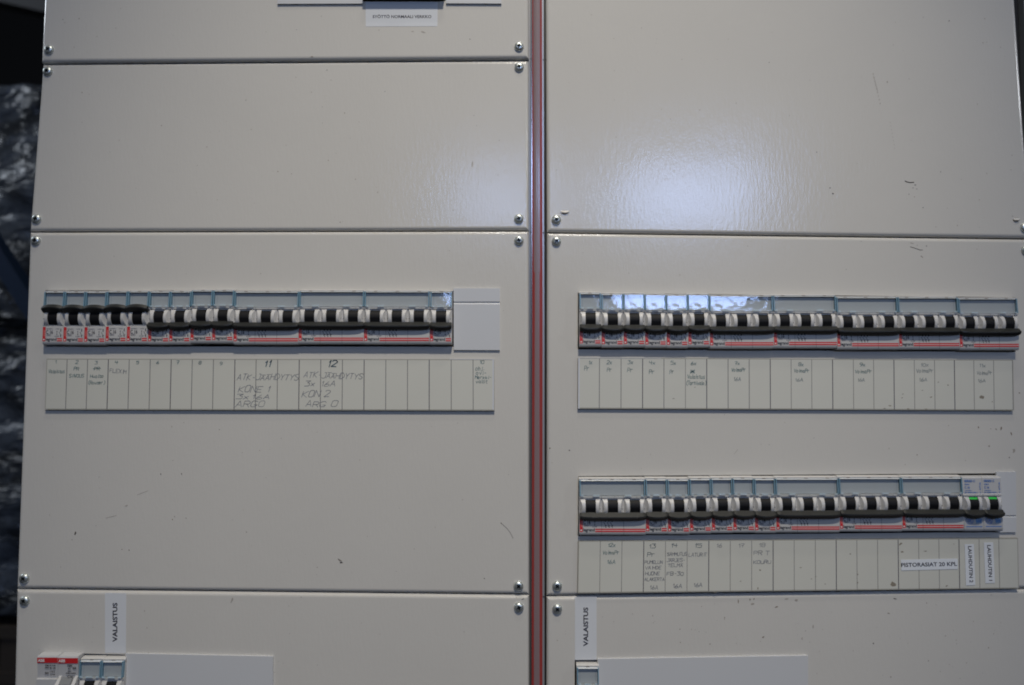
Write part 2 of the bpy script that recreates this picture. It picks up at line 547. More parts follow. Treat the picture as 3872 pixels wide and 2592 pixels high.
make_panel([(60, 2230), (2001, 2252), (2001, 3600), (28, 3600)], holes=[HBL], seed=14, specks=40,
           screws=[(94.5, 2272), (1962, 2297)], label='lower left cover panel',
           marks=[(546, 2311, 2, 2, B1, 0), (877, 2270, 4, 12, F1, .3), (1977, 2266, 6, 1.6, G1, -.4)])
make_panel([(2062, -260), (3832, -260), (3900, 901), (2067, 878)], seed=15, specks=70,
           screws=[(2103.5, 833), (3874, 862)], lean=3.6, label='large glossy upper right cover panel',
           marks=[(2106, 643, 1.8, 1.2, G1, 0), (3089, 575, 2, 2, G1, 0), (3139, 711, 2.6, 2.6, G1, 0), (3150, 733, 3.4, 3.2, G1, 0), (3595, 75, 2.4, 2.6, G1, 0),
                  (3558, 650, 2, 2.6, G1, 0), (3461, 700, 3.6, 1.8, G1, 0), (3453, 711, 3, 1.5, G1, 0), (3467, 715, 2.4, 1.6, G1, 0), (3437, 735, 1.8, 1.8, G1, 0), (3358, 308, 2, 3, B1, 0),
                  (3490, 786, 2.2, 2, G1, 0), (3458, 745, 1.6, 1.6, B1, 0), (2911, 234, 1.4, 2.4, G1, .4)] +
                 [(3305 + i * 3.2, 278 + i * 14, 1.5, 2.2, B1, 0) for i in range(9)] + [(3368 + i * 2.4, 462 + i * 14, 1.3, 2, F1, 0) for i in range(8)],
           strokes=[([(3423, 685), (3432, 689), (3442, 691), (3456, 690)], .8, G1), ([(3306, 285), (3322, 345)], .3, F1)],
           obl=[(2136, 803, 17, 5), (3844, 832, 13, 5)])
make_panel([(2067, 881), (3902, 904.5), (3925, 2226), (2066, 2254.5)], holes=[HR1, HR2], seed=16, specks=120,
           screws=[(2104, 914), (3879, 947), (2106.7, 2216)], label='right cover panel cut out for two rows of breakers',
           marks=[(2079, 1696, 2.8, 2.8, G1, 0), (2153, 1704, 2.8, 2.8, G1, 0), (2087, 1750, 1.4, 1.4, B1, 0), (3700, 1617, 3, 4, B1, 0), (3786, 1620, 3, 8, B1, .4),
                  (3824, 1640, 3, 9, B1, -.4), (3740, 1688, 3, 3.5, B1, .5), (3817, 1731, 2.4, 2.4, G1, 0), (3855, 1487, 4, 2.6, B1, 0), (3587, 1610, 2, 1.4, B1, 0),
                  (3503, 931, 3, 1.6, G1, .3), (3468, 928, 2, 1.4, B1, .3), (3484, 970, 4, 1.6, B1, .3), (3488, 974, 2.5, 1.4, G1, 0), (3651, 1742, 1.6, 1.6, B1, 0), (3835, 1705, 6, 10, F1, .3),
                  (3767, 1624, 4, 2, B1, .6)],
           strokes=[([(3442, 934), (3462, 940), (3478, 946), (3489, 946)], .45, G1), ([(3443, 919), (3454, 922)], .3, B1), ([(2790, 1700), (2776, 1718)], .3, F1)])
make_panel([(2066, 2257.5), (3926, 2229), (3985, 3600), (2064, 3600)], holes=[HBR], seed=17, specks=90,
           screws=[(2107, 2303)], label='lower right cover panel with brown scuff marks along its top',
           marks=[(2792, 2274, 2, 9, B1, 0), (2836, 2268, 3, 5, B1, 0), (2851, 2266, 3, 4, B1, 0), (2846, 2284, 9, 4, F1, 0), (2937, 2296, 7, 3, B1, -.4), (2974, 2266, 9, 3, F1, 0),
                  (3011, 2270, 7, 5, F1, 0), (2886, 2410, 6, 2.5, B1, -.5), (3075, 2370, 2.5, 9, F1, 0), (2573, 2430, 2, 2, B1, 0), (3033, 2415, 2, 6, F1, 0), (3384, 2265, 8, 1.6, G1, .2),
                  (3360, 2320, 6, 1.6, B1, .2), (3303, 2434, 3, 3, G1, 0), (2653, 2294, 2, 1.4, B1, 0), (3748, 2250, 3, 2, F1, 0)])

# frame behind the panels, side wall and right-hand post
fb = MB()
a = P(66, 0, 0).x + 6
fb.box(-380, 440, 16, 300, -1350, 420, 0)
fb.build('frame', [M['dark']], cab, origin=(0, 100, 0))
pp = MB()
pp.slab([(3862, -260), (4200, -260), (4300, 1200), (3912, 1200)], -30, -9, 0)
pp.build('side_post', [mat('grey_post', (0.20, 0.21, 0.225), 0.4)], cab, origin=P(3900, 300))

# centre channel between the two halves
VS = [-200, 0, 600, 1024, 1034, 1200, 1700, 2400, 3600]


def col(vals, v):
    ks = sorted(vals)
    if v <= ks[0]: return vals[ks[0]]
    for a_, b_ in zip(ks[:-1], ks[1:]):
        if a_ <= v <= b_:
            t = (v - a_) / (b_ - a_)
            return vals[a_] * (1 - t) + vals[b_] * t
    return vals[ks[-1]]


cL = {0: 2012.6, 1200: 2012.6, 2400: 2010.6}
cR = {0: 2049, 870: 2050.6, 1200: 2051.5, 2400: 2051}
rL = {0: 2016.4, 870: 2018, 1024: 2018.5, 1034: 2022, 1200: 2022, 2400: 2018.8}  # reflections drawn into the trim: the red edges widen abruptly partway down
rR = {0: 2042.2, 870: 2042, 1024: 2042, 1034: 2040, 1200: 2040, 2400: 2040.5}
mL = {0: 2008.8, 1200: 2009.5, 2400: 2008}
mR = {0: 2055.5, 870: 2056.8, 1200: 2058.5, 2400: 2058.6}
tm = MB(); chn = MB()
HT_ = -1.5


def crown(u, v):
    a_, b_ = col(cL, v), col(cR, v)
    t = (u - (a_ + b_) / 2) / ((b_ - a_) / 2)
    return P(u, v, HT_ + .7 * (1 - t * t))


for v0, v1 in zip(VS[:-1], VS[1:]):
    def strip(fa, fb_, m, n=4):
        for i in range(n):
            t0, t1 = i / n, (i + 1) / n
            ua0 = fa(v0) * (1 - t0) + fb_(v0) * t0; ub0 = fa(v0) * (1 - t1) + fb_(v0) * t1
            ua1 = fa(v1) * (1 - t0) + fb_(v1) * t0; ub1 = fa(v1) * (1 - t1) + fb_(v1) * t1
            tm.quad(crown(ua1, v1), crown(ub1, v1), crown(ub0, v0), crown(ua0, v0), m)
    strip(lambda v: col(cL, v), lambda v: col(rL, v), 1, 2)
    strip(lambda v: col(rL, v), lambda v: col(rR, v), 0, 8)
    strip(lambda v: col(rR, v), lambda v: col(cR, v), 1, 2)
    chn.patch([(1995, v0), (col(mL, v0), v0), (col(mL, v1), v1), (1995, v1)], -5, 0)
    chn.patch([(col(mL, v0), v0), (col(cL, v0), v0), (col(cL, v1), v1), (col(mL, v1), v1)], -1.8, 1)
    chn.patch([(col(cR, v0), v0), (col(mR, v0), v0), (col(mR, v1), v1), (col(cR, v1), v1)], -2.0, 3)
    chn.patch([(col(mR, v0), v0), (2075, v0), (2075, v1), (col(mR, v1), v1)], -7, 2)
# joints in the channel at the panel seams
for v in (222, 876, 2252):
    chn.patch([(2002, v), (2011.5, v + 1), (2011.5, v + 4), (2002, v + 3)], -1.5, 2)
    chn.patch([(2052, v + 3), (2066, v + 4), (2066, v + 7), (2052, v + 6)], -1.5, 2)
tmo = tm.build('trim_strip', [M['trim'], M['trimred']], cab, origin=P(2030, 1300), smooth=60, fix=False)
tmo['label'] = 'mauve plastic trim strip with red edges between the panel halves'
chn.build('channel', [M['alu'], M['alu2'], M['chdark'], mat('channel_side', (0.42, 0.43, 0.45), 0.3, metal=0.5)], cab, origin=P(2030, 1300), fix=False)


# ---------------------------------------------------------------- breakers (mm, local)
YC, ZC = -0.45, 22.1
TH = 42
MW = 17.7


def housing_mesh(n, kind='std'):
    w = n * MW
    mb = MB()
    prof = [(24, 0.2), (-4.2, 0.2), (-5.6, .7), (-6.4, 1.9), (-6.6, 3.0), (-6.6, 15.0), (-5.5, 15.4), (-5.5, 28.9), (-6.7, 29.1), (-6.8, 30.4)]
    if kind == 'std':
        prof += [(-4.2, 30.7), (-3.2, 42.6), (-4.4, 42.9), (-4.4, 44.0), (-3.4, 44.5), (0.6, 45.2), (24, 45.2)]
    else:
        prof += [(-6.4, 31.0), (-6.2, 43.6), (-5.4, 44.6), (0.6, 45.2), (24, 45.2)]
    mb.prism(prof, .1, w - .1, 0)
    # cheeks around each rotor: a rounded bulge with slanted lens-shaped flanks
    rad = 8.55
    N = 14
    for k in range(n):
        o = k * MW
        angs = [-1 + 2 * i / N for i in range(N + 1)]
        amax = math.asin(6.95 / rad)
        for side in (0, 1):
            pf, pi, pb, pc = [], [], [], []
            for t in angs:
                a = t * amax
                y = YC - rad * math.cos(a); z = ZC + rad * math.sin(a)
                p = max(0, -5.5 - y)
                xo = .25 + p * .6; xi = 4.85
                if side: xo, xi = MW - xo, MW - 4.85 + .3
                pf.append((o + xo, y, z)); pi.append((o + xi, y, z))
                pb.append((o + (.25 if not side else MW - .25), -5.45, z)); pc.append((o + xi, 0, z))
            for i in range(N):
                A, B, C_, D = pf[i], pi[i], pi[i + 1], pf[i + 1]
                mb.quad(A, B, C_, D, 0)
                mb.quad(pb[i], pf[i], pf[i + 1], pb[i + 1], 0)
                mb.quad(pi[i], pc[i], pc[i + 1], pi[i + 1], 0)
            # pin hole on the flank
            xm = .25 + 1.7 * .6
            xm = o + (xm if not side else MW - xm)
            sgn = -1 if not side else 1
            mb.add([(xm - sgn * .6 * dy - sgn * .06, -5.5 - 1.7 + dy - 0.05, 21.0 + dz) for dy, dz in
                    [(.55 * math.cos(q * math.pi / 4), .6 * math.sin(q * math.pi / 4)) for q in range(8)]], [tuple(range(8))], 1)
        # pocket behind rotor
        if k: mb.rect(o - .12, o + .12, .8, 15, -6.66, 1)
        if k: mb.rect(o - .10, o + .10, 29.0, 30.5, -6.86, 1)
        mb.rect(o + 10.6, o + 10.78, 29.1, 30.5, -6.86, 1)
    if kind == 'std':
        mb.rect(.9, w - .9, 31.2, 42.3, -4.55, 2)
        mb.box(.5, w - .5, -4.9, -4.0, 42.5, 44.1, 3)
        for k in range(n):
            mb.box(k * MW + 7.4, k * MW + 10.2, -5.1, -4.6, 42.9, 43.9, 4)
    return mb


def lever_mesh(n, neck_only=False):
    """rotor + paddle, built in the pivot frame: paddle points along -y, turned afterwards"""
    mb = MB(); w = n * MW
    N = 20; rr = 8.0
    for k in range(n):
        o = k * MW
        pr = []
        for i in range(N + 1):
            a = R(-88 + 176 * i / N)
            r_ = rr - (.35 if abs(i - 13) < 1 else 0)
            pr.append((-r_ * math.cos(a), r_ * math.sin(a)))
        mb.prism(pr, o + 4.95 - w / 2, o + 12.95 - w / 2, 1)
    # paddle
    nx = 16 if n == 1 else 36
    p = 2.4 if n == 1 else 7
    x0, x1 = .15 - w / 2, w - .15 - w / 2
    sec = []
    for i in range(nx + 1):
        t = -1 + 2 * i / nx
        x = (x0 + x1) / 2 + (x1 - x0) / 2 * t
        tip = 12.2 + (1.9 if n == 1 else 1.2) * (1 - abs(t) ** p)
        th = 2.1 if abs(t) < .97 else 1.7
        sec.append([(x, -8.0, -th), (x, -tip + .6, -th), (x, -tip, -th + .6), (x, -tip, th - .6), (x, -tip + .6, th), (x, -8.0, th)])
    b = len(mb.v); m = 6
    for s_ in sec: mb.v += [Vector(q) for q in s_]
    for i in range(nx):
        for j in range(m):
            jj = (j + 1) % m
            mb.f.append([b + i * m + j, b + (i + 1) * m + j, b + (i + 1) * m + jj, b + i * m + jj]); mb.m.append(0)
    mb.f.append([b + j for j in range(m)]); mb.m.append(0)
    mb.f.append([b + nx * m + j for j in range(m)]); mb.m.append(0)
    # necks
    for k in range(n):
        o = k * MW - w / 2
        mb.box(o + 5.2, o + 12.7, -9, -5, -1.7, 1.7, 1)
    return mb


def window_mesh(n):
    mb = MB(); w = n * MW
    zb, zt = 30.9, 42.6; yb, yt = -7.6, -6.72
    a, b = .35, w - .35
    mb.quad((a, yb, zb), (b, yb, zb), (b, yt, zt), (a, yt, zt), 0)
    mb.quad((a, yb, zb), (b, yb, zb), (b, -4.7, zb), (a, -4.7, zb), 0)
    mb.quad((a, yt, zt), (b, yt, zt), (b, -4.8, zt + .8), (a, -4.8, zt + .8), 3)
    for x in (a, b - .85):
        mb.add([(x, yb - .05, zb), (x + .85, yb - .05, zb), (x + .85, yt - .05, zt + .6), (x, yt - .05, zt + .6),
                (x, -3.8, zb), (x + .85, -3.8, zb), (x + .85, -3.6, zt + .6), (x, -3.6, zt + .6)],
               [(0, 1, 2, 3), (7, 6, 5, 4), (0, 3, 7, 4), (1, 5, 6, 2), (0, 4, 5, 1), (3, 2, 6, 7)], 1)
    cl = [(1.4, 3.4), (w - 3.6, w - 1.6)] + ([(6.0, 11.2)] if n == 1 else [(MW * .62, MW * .92), (MW * 2.05, MW * 2.35)])
    for x0, x1 in cl:
        mb.box(x0, x1, yb - .35, yb + .2, zb - .05, zb + .35, 2)
        mb.box(x0, x1, yb - .3, yb + .2, zb + .7, zb + 1.0, 2)
    # inner frame line
    for x in (2.6, w - 2.8):
        mb.rect(x, x + .22, zb + 1.5, zt - 1.6, -4.6, 4)
    return mb


def print_mesh(n, rating, full=False):
    mb = MB(); w = n * MW; y = -6.66
    mb.rect(.3, 2.7, 3.0, 14.6, y, 0)
    mb.disc((1.4, 4.3), .62, y - .03, 2, 10)
    fit_text(mb, '6000', (2.25, y - .03, 7.0), (2.25, y - .03, 12.0), 1.3, 1)
    fit_text(mb, 'legrand', (2.95, y, 2.6), (12.2, y, 2.5), 3.4, 3, full=True)
    x1 = 16.9 if n == 1 else w - .4
    mb.rect(12.7, x1, 4.5, 5.5, y, 0); mb.rect(12.7, x1, 2.9, 3.9, y, 0)
    mb.rect(12.7, x1, 3.9, 4.5, y + .01, 5)
    fit_text(mb, rating, (3.1, y, 9.0), (8.9, y, 9.0), 3.0, 3)
    for a_, b_, c_, d_ in ((3.2, 7.3, 8.6, 8.75), (3.2, 7.3, 7.2, 7.35), (3.2, 3.35, 7.2, 8.75), (7.15, 7.3, 7.2, 8.75)):
        mb.rect(a_, b_, c_, d_, y, 4)
    fit_text(mb, '6000', (3.8, y, 7.55), (6.7, y, 7.55), .9, 4)
    fit_text(mb, '230/400V~', (3.2, y, 12.6), (9.0, y, 12.6), .8, 4)
    fit_text(mb, 'I-ON', (11.2, y, 12.5), (14.2, y, 12.5), 1.0, 4)
    fit_text(mb, 'O-OFF', (10.4, y, 6.5), (14.1, y, 6.5), 1.0, 4)
    mb.ribbon([(12.3, 8.2), (12.3, 11.2)], .3, y, 3)
    for z, s in ((11.4, 1), (8.0, -1)):
        mb.add([(11.8, y, z - s * .7), (12.8, y, z - s * .7), (12.3, y, z + s * .3)], [(0, 1, 2)], 3)
    xs = [15.4] if n == 1 else [MW + 3, MW + 5.6, MW + 8.2]
    for x in xs:
        mb.ribbon([(x - 1.2, 10.6), (x + .3, 7.8)], .35, y, 3)
        mb.ribbon([(x + .2, 13.0), (x + .2, 11.0)], .7, y, 3)
        mb.ribbon([(x + .9, 8.0), (x - .1, 7.6), (x + .5, 6.3)], .5, y, 3)
        if n == 3: mb.rect(x - 1.7, x - 1.4, 6.4, 7.0, y, 3)
    return mb


def make_breaker(n, rating='C 16', up=False):
    root = empty('circuit_breaker')
    hs = housing_mesh(n).build('housing', [M['abs_'], M['seam'], M['paper'], M['topgrey'], M['slotm']], root, fix=False, smooth=25)
    print_mesh(n, rating).build('printed_marking', [M['red'], M['pink'], M['white'], M['ink'], M['ink2'], M['pale2']], hs, fix=False)
    window_mesh(n).build('label_window', [M['clear'], M['pillar'], M['clip'], M['ledge'], M['seam2']], root, fix=False)
    lv = lever_mesh(n).build('lever', [M['black'], M['rotor']], root, smooth=35)
    lv.location = (n * MW / 2000, YC / 1000, ZC / 1000)
    lv.rotation_euler = (R(-TH if up else TH), 0, 0)
    return root


M['ink2'] = mat('fine_print', (0.10, 0.10, 0.13), 0.6)
M['pale2'] = mat('pale_print_gap', (0.64, 0.50, 0.48), 0.5)
M['seam2'] = mat('window_inner_line', (0.25, 0.28, 0.31), 0.5)
M['ledge'] = mat('window_top_edge', (0.55, 0.58, 0.60), 0.25)


def place(root, u0, u1, vred, h=6.6, zref=3.0, n=1, cw=MW, sz=None):
    A = P(u0, vred, h); B = P(u1, vred, h)
    sx = (B.x - A.x) / (n * cw)
    sz = (.996 if u0 < 1936 else 1.010 - (u0 - 2191) / 1664 * .045) if sz is None else sz
    root.scale = (sx, 1, sz)
    root.location = Vector((A.x, 0, (A.z + B.z) / 2 - zref * sz)) * .001
    # the pixel row was measured at the middle
    return root


first = {}


def breaker(kind, label, group, *pos, **kw):
    if kind not in first:
        n, rating, up = {'s_up': (1, 'C 16', True), 's_dn': (1, 'C 16', False), 's10': (1, 'C 10', False), 't_dn': (3, 'C 16', False)}[kind]
        first[kind] = make_breaker(n, rating, up)
        o = first[kind]
    else:
        o = copy_tree(first[kind])
    place(o, *pos, n=3 if kind == 't_dn' else 1, **kw)
    tag(o, label, 'circuit breaker', group)
    return o


GL = 'breakers in the row on the left panel'
xs = [159, 238, 317, 398, 478, 559, 639, 719, 801, 882]
yr = [1291.2, 1291.9, 1292.4, 1290, 1290, 1291.2, 1290.5, 1286.5, 1286.5]
up_lab = ['single breaker with raised black lever above the field written Valaistus in the left strip',
          'raised lever breaker above the card word SIIVOUS',
          'raised lever breaker above the crossed out card writing',
          'raised lever breaker above the card word FLEXIM',
          'rightmost breaker with a raised lever, next to the first lowered one']
for i in range(9):
    lab = (up_lab + ['first breaker with lowered lever, right beside the raised ones, left panel',
                     'second lowered lever breaker right of the raised ones, left panel',
                     'slightly higher set single breaker with another single one on its right, left panel',
                     'single breaker directly left of the wide three pole ones, left panel'])[i]
    breaker('s_up' if i < 5 else 's_dn', lab, GL, xs[i], xs[i + 1], yr[i])
for (a_, b_, y_), t in zip([(882, 1128, 1291.2), (1128, 1375.5, 1289), (1375.5, 1624.5, 1289.8)],
                           ['wide three pole breaker above the words KONE 1, next to single breakers', 'middle wide three pole breaker on the left panel, above the words KON 2',
                            'wide three pole breaker above empty strip fields on the left panel']):
    breaker('t_dn', t, GL, a_, b_, y_)
breaker('s10', 'single breaker marked C 10 beside the grey blanking plate on the left panel', GL, 1625, 1709, 1291)

GR = 'breakers in the upper row on the right panel'
xs = [2191, 2274.5, 2358.2, 2439.3, 2520.7, 2602.5, 2684.5]
yr = [1299.4, 1302.4, 1301.2, 1303.5, 1304.7, 1302.4]
for i in range(6):
    breaker('s_dn', ['leftmost single breaker in the upper right row, its window nearly free of glare',
        'second single breaker from the left in the upper right row, glare filled window', 'third single breaker from the left in the upper right row',
        'fourth single breaker from the left in the upper right row', 'fifth single breaker from the left in the upper right row',
        'single breaker above the scribbled out card writing (Tornivalo)'][i], GR, xs[i], xs[i + 1], yr[i])
xs = [2684.5, 2926.6, 3166, 3400, 3629.3, 3855]
yr = [1306.6, 1305.3, 1310, 1309.4, 1312.3]
for i in range(5):
    breaker('t_dn', ['first wide breaker right of the single ones, white glare in its window', 'second wide breaker of the upper right row, thin glare streak in its window',
        'middle one of the five wide breakers in the upper right row', 'wide breaker just left of the rightmost one in the upper right row',
        'rightmost wide breaker of the upper right row, overhanging the cut-out'][i], GR, xs[i], xs[i + 1], yr[i])

G2 = 'breakers in the lower row on the right panel'
breaker('t_dn', 'wide three pole breaker at the left end of the lower right row', G2, 2191, 2442.3, 2012.3)
xs = [2442.3, 2525.3, 2609, 2691.5, 2773, 2854.9, 2935.5]
yr = [2009.3, 2010, 2007, 2005.3, 2004, 2005.3]
for i in range(6):
    breaker('s_dn', ['single breaker above the card words PUMELUN VAIHDE HUONE', 'single breaker above the card word SAMMUTUS',
        'single breaker above the card word LATURIT', 'single breaker just right of the one above LATURIT', 'single breaker just left of the one above KOURU',
        'single breaker above the card words PR T KOURU'][i], G2, xs[i], xs[i + 1], yr[i])
breaker('t_dn', 'wide three pole breaker just right of the single ones in the lower right row', G2, 2935.5, 3176, 2003.3)
breaker('t_dn', 'middle of the last three wide breakers in the lower right row, above empty fields', G2, 3176, 3412.8, 1999.7)
breaker('t_dn', 'wide three pole breaker above the PISTORASIAT label tape', G2, 3412.8, 3646, 1997.4)


# blue-print breakers with green flags
def make_blue():
    root = empty('circuit_breaker')
    hs = housing_mesh(1, 'flat').build('housing', [M['abs2'], M['seam'], M['paper'], M['topgrey'], M['slotm']], root, fix=False, smooth=25)
    mb = MB(); y = -6.66; yt = -6.6
    fit_text(mb, 'SERIES C', (1.6, yt, 40.6), (11.4, yt, 40.6), 1.7, 0)
    fit_text(mb, 'G61', (1.9, yt, 38.1), (6.0, yt, 38.1), 1.2, 0)
    fit_text(mb, 'C 16', (1.7, yt, 35.2), (6.4, yt, 35.2), 1.8, 0)
    fit_text(mb, '230/400V~', (1.8, yt, 33.2), (8.6, yt, 33.2), .7, 0)
    fit_text(mb, 'EN 60898 6000 3', (1.6, yt, 31.5), (13.4, yt, 31.5), .95, 0)
    fit_text(mb, '1', (15.4, yt, 38.6), (16.2, yt, 38.6), 1.6, 0)
    mb.ribbon([(15.8, 38.2), (15.8, 35.8), (14.9, 36.8)], .35, yt, 0); mb.rect(15.3, 16.3, 34.2, 35.2, yt, 0)
    fit_text(mb, '2', (15.3, yt, 31.4), (16.3, yt, 31.4), 1.3, 0)
    # round emblem
    c = (5.0, 9.3); n = 28
    for r0, r1 in ((3.0, 3.35),):
        for i in range(n):
            a0, a1 = 2 * math.pi * i / n, 2 * math.pi * (i + 1) / n
            mb.quad((c[0] + r0 * math.cos(a0), y, c[1] + r0 * math.sin(a0)), (c[0] + r1 * math.cos(a0), y, c[1] + r1 * math.sin(a0)),
                    (c[0] + r1 * math.cos(a1), y, c[1] + r1 * math.sin(a1)), (c[0] + r0 * math.cos(a1), y, c[1] + r0 * math.sin(a1)), 0)
    fit_text(mb, 'GE', (3.5, y, 8.2), (6.5, y, 8.2), 2.3, 0)
    for k in range(4):
        a0 = math.pi / 4 + k * math.pi / 2
        pts = [(c[0] + (2.0 + .5 * math.sin(t * 3)) * math.cos(a0 + (t - .5) * 1.2), c[1] + (2.0 + .5 * math.sin(t * 3)) * math.sin(a0 + (t - .5) * 1.2)) for t in (0, .25, .5, .75, 1)]
        mb.ribbon(pts, .28, y, 0)
    mb.rect(10.6, 16.0, 7.0, 11.0, y, 1)
    fit_text(mb, '6000', (11.1, y - .03, 8.2), (15.5, y - .03, 8.2), 1.5, 0)
    mb.rect(1.8, 16.3, 4.0, 4.7, y, 0)
    mb.build('printed_marking', [M['blue'], mat('pale_blue_print', (0.20, 0.33, 0.50), .5)], hs, fix=False)
    lv = lever_mesh(1).build('lever', [M['black'], M['rotor']], root, smooth=35)
    lv.location = (MW / 2000, YC / 1000, ZC / 1000); lv.rotation_euler = (R(TH), 0, 0)
    fl = MB(); rr = 8.08
    for i in range(4):
        a0, a1 = R(33 + 4 * i), R(37 + 4 * i)
        fl.quad((5.1, YC - rr * math.cos(a0), ZC + rr * math.sin(a0)), (12.8, YC - rr * math.cos(a0), ZC + rr * math.sin(a0)),
                (12.8, YC - rr * math.cos(a1), ZC + rr * math.sin(a1)), (5.1, YC - rr * math.cos(a1), ZC + rr * math.sin(a1)), 0)
    fl.build('indicator_flag', [M['green']], root, fix=False)
    return root


b1 = make_blue(); place(b1, 3646, 3720.5, 1992.6, zref=4.3)
tag(b1, 'blue printed breaker with green flag, left one of the pair', 'circuit breaker', G2)
b2 = copy_tree(b1); place(b2, 3720.5, 3793, 1991.8, zref=4.3)
tag(b2, 'rightmost blue printed breaker with green flag, beside the narrow blanking plate', 'circuit breaker', G2)


# bottom-left devices (only their upper parts are in view) ---------------------------------
def make_redtop(txt, toggle=True):
    root = empty('circuit_breaker')
    mb = MB()
    prof = [(24, .2), (-8, .2), (-8, 27.5), (-6.2, 28), (-7.6, 44.2), (-7.0, 45.4), (0.6, 46.0), (24, 46)]
    mb.prism(prof, .1, MW - .1, 0)
    for x0, x1 in ((.2, 3.6), (14, 17.4)) if toggle else ():          # white cheeks beside the toggle
        mb.add([(x0 + 1.0, -6.2, 30.5), (x1, -6.2, 30.5), (x1, -12, 24), (x0, -12, 24), (x0, -8, 14), (x1, -8, 14)],
               [(0, 1, 2, 3), (3, 2, 5, 4), (1, 5, 2), (0, 3, 4)], 1)
    hs = mb.build('housing', [M['abs2'], M['abs_']], root, fix=False)
    pm = MB()
    pm.add([(.15, -7.72, 40.0), (17.55, -7.72, 40.0), (17.55, -7.95, 44.1), (.15, -7.95, 44.1)], [(0, 1, 2, 3)], 0)
    fit_text(pm, 'ABB', (1.0, -8.1, 41.0), (6.6, -8.1, 41.0), 2.3, 1)
    for s_, x0, x1, z, hh in txt:
        fit_text(pm, s_, (x0, -7.75, z), (x1, -7.75, z), hh, 2)
    pm.build('printed_marking', [M['red'], M['white'], M['ink']], hs, fix=False)
    lv = MB()
    if not toggle:
        lv.prism([(-7, 12), (-14, 10), (-14, 6), (-7, 5)], 2.0, 15.6, 0)
    else: lv.prism([(-6, 29.2), (-9, 28.2), (-11.5, 25), (-12, 20), (-6, 18)], 4.0, 13.6, 0)
    lv.build('lever', [mat('grey_lever', (0.22, 0.225, 0.23), .4)], root, fix=True)
    return root


GB = 'devices in the bottom left cut-out'
t1 = [('S201', 7.0, 10.6, 37.6, 1.3), ('C16', 11.2, 16, 37.6, 1.3), ('6000', 7.0, 10.6, 36.0, 1.0), ('B 10', 11.4, 16, 35.6, 1.2), ('30', 7.0, 10.3, 31.6, 1.6), ('1 N 2', 11.5, 15.5, 32.8, 1.3), ('2 N', 11.8, 15.8, 30.6, 1.1)]
t2 = [('F200', 8.6, 12.6, 37.6, 1.6), ('AC', 9, 11.6, 35.4, 1.4), ('25A', 13.0, 16.4, 35.6, 1.8), ('30mA', 9, 12, 33.4, 1.1), ('400V 6000', 7.2, 16.2, 32.0, 1.0), ('C16', 8.8, 13.4, 29.0, 2.0)]
a1 = make_redtop(t1, False); place(a1, 139.5, 217.4, 2507.8, h=7.8, zref=40.0)
tag(a1, 'red banded breaker at the far left end of the bottom left row', 'circuit breaker', GB)
a2 = make_redtop(t2); place(a2, 217.4, 295, 2509.5, h=7.8, zref=40.0)
tag(a2, 'red banded breaker next to a clear windowed one in the bottom left row', 'circuit breaker', GB)
c1 = copy_tree(first['s_dn']); place(c1, 295, 380, 2563, h=7.6, zref=30.9)
tag(c1, 'clear windowed breaker next to the red banded ones in the bottom left row', 'circuit breaker', GB)
c2 = copy_tree(first['s_dn']); place(c2, 379, 464, 2564.5, h=7.6, zref=30.9)
tag(c2, 'clear windowed breaker under the VALAISTUS tape at the left', 'circuit breaker', GB)
c3 = copy_tree(first['s_dn']); place(c3, 2181, 2267, 2590, h=7.6, zref=30.9)
tag(c3, 'clear windowed breaker under the VALAISTUS tape at the right', 'circuit breaker')
c3['group'] = 'clear windowed breakers along the bottom'

# olive switch at the very top
sw = MB()
q = [P(1377, -190, 0), P(1681, -190, 0), P(1681, 1, 0), P(1377, 1, 0)]
sw.box(q[3].x, q[2].x, -7, 20, q[3].z, q[0].z, 0)
sw.box(q[3].x + 20, q[3].x + 34, -9, -7, q[3].z + 4, q[3].z + 26, 1)
swo = sw.build('main_switch', [M['olive'], M['rotor']], None, origin=(q[3] + q[1]) / 2, bevel=.5)
tag(swo, 'dark olive switch body in the cut-out above the paper label at the top', 'switch')


# ---------------------------------------------------------------- blanking plates
def plate(quad, h, label, groove=None, edge=0.6):
    mb = MB()
    (a_, b_, c_, d_) = quad
    mb.slab(quad, 0.02, h, 0)
    if groove:
        g0, g1 = groove
        def row(v):
            t = (v - a_[1]) / (d_[1] - a_[1])
            return (a_[0] * (1 - t) + d_[0] * t, v), (b_[0] * (1 - t) + c_[0] * t, v + (b_[1] - a_[1]))
        (l0, r0), (l1, r1) = row(g0), row(g1)
        mb.v = []; mb.f = []; mb.m = []
        mb.slab([a_, b_, r0, l0], 0.02, h, 0)
        mb.slab([l1, r1, c_, d_], 0.02, h, 0)
        A, B, C_, D = P(*l0, h), P(*r0, h), P(*r1, h), P(*l1, h)
        mb.add([A, B, B + Vector((0, .9, -.9)), A + Vector((0, .9, -.9))], [(3, 2, 1, 0)], 0)
        mb.add([A + Vector((0, .9, -.9)), B + Vector((0, .9, -.9)), C_, D], [(3, 2, 1, 0)], 0)
    cc = sum((P(*p) for p in quad), Vector()) / 4
    o = mb.build('blanking_plate', [M['plate']], None, origin=cc, fix=False)
    return tag(o, label, 'blanking plate', 'plain grey blanking plates')


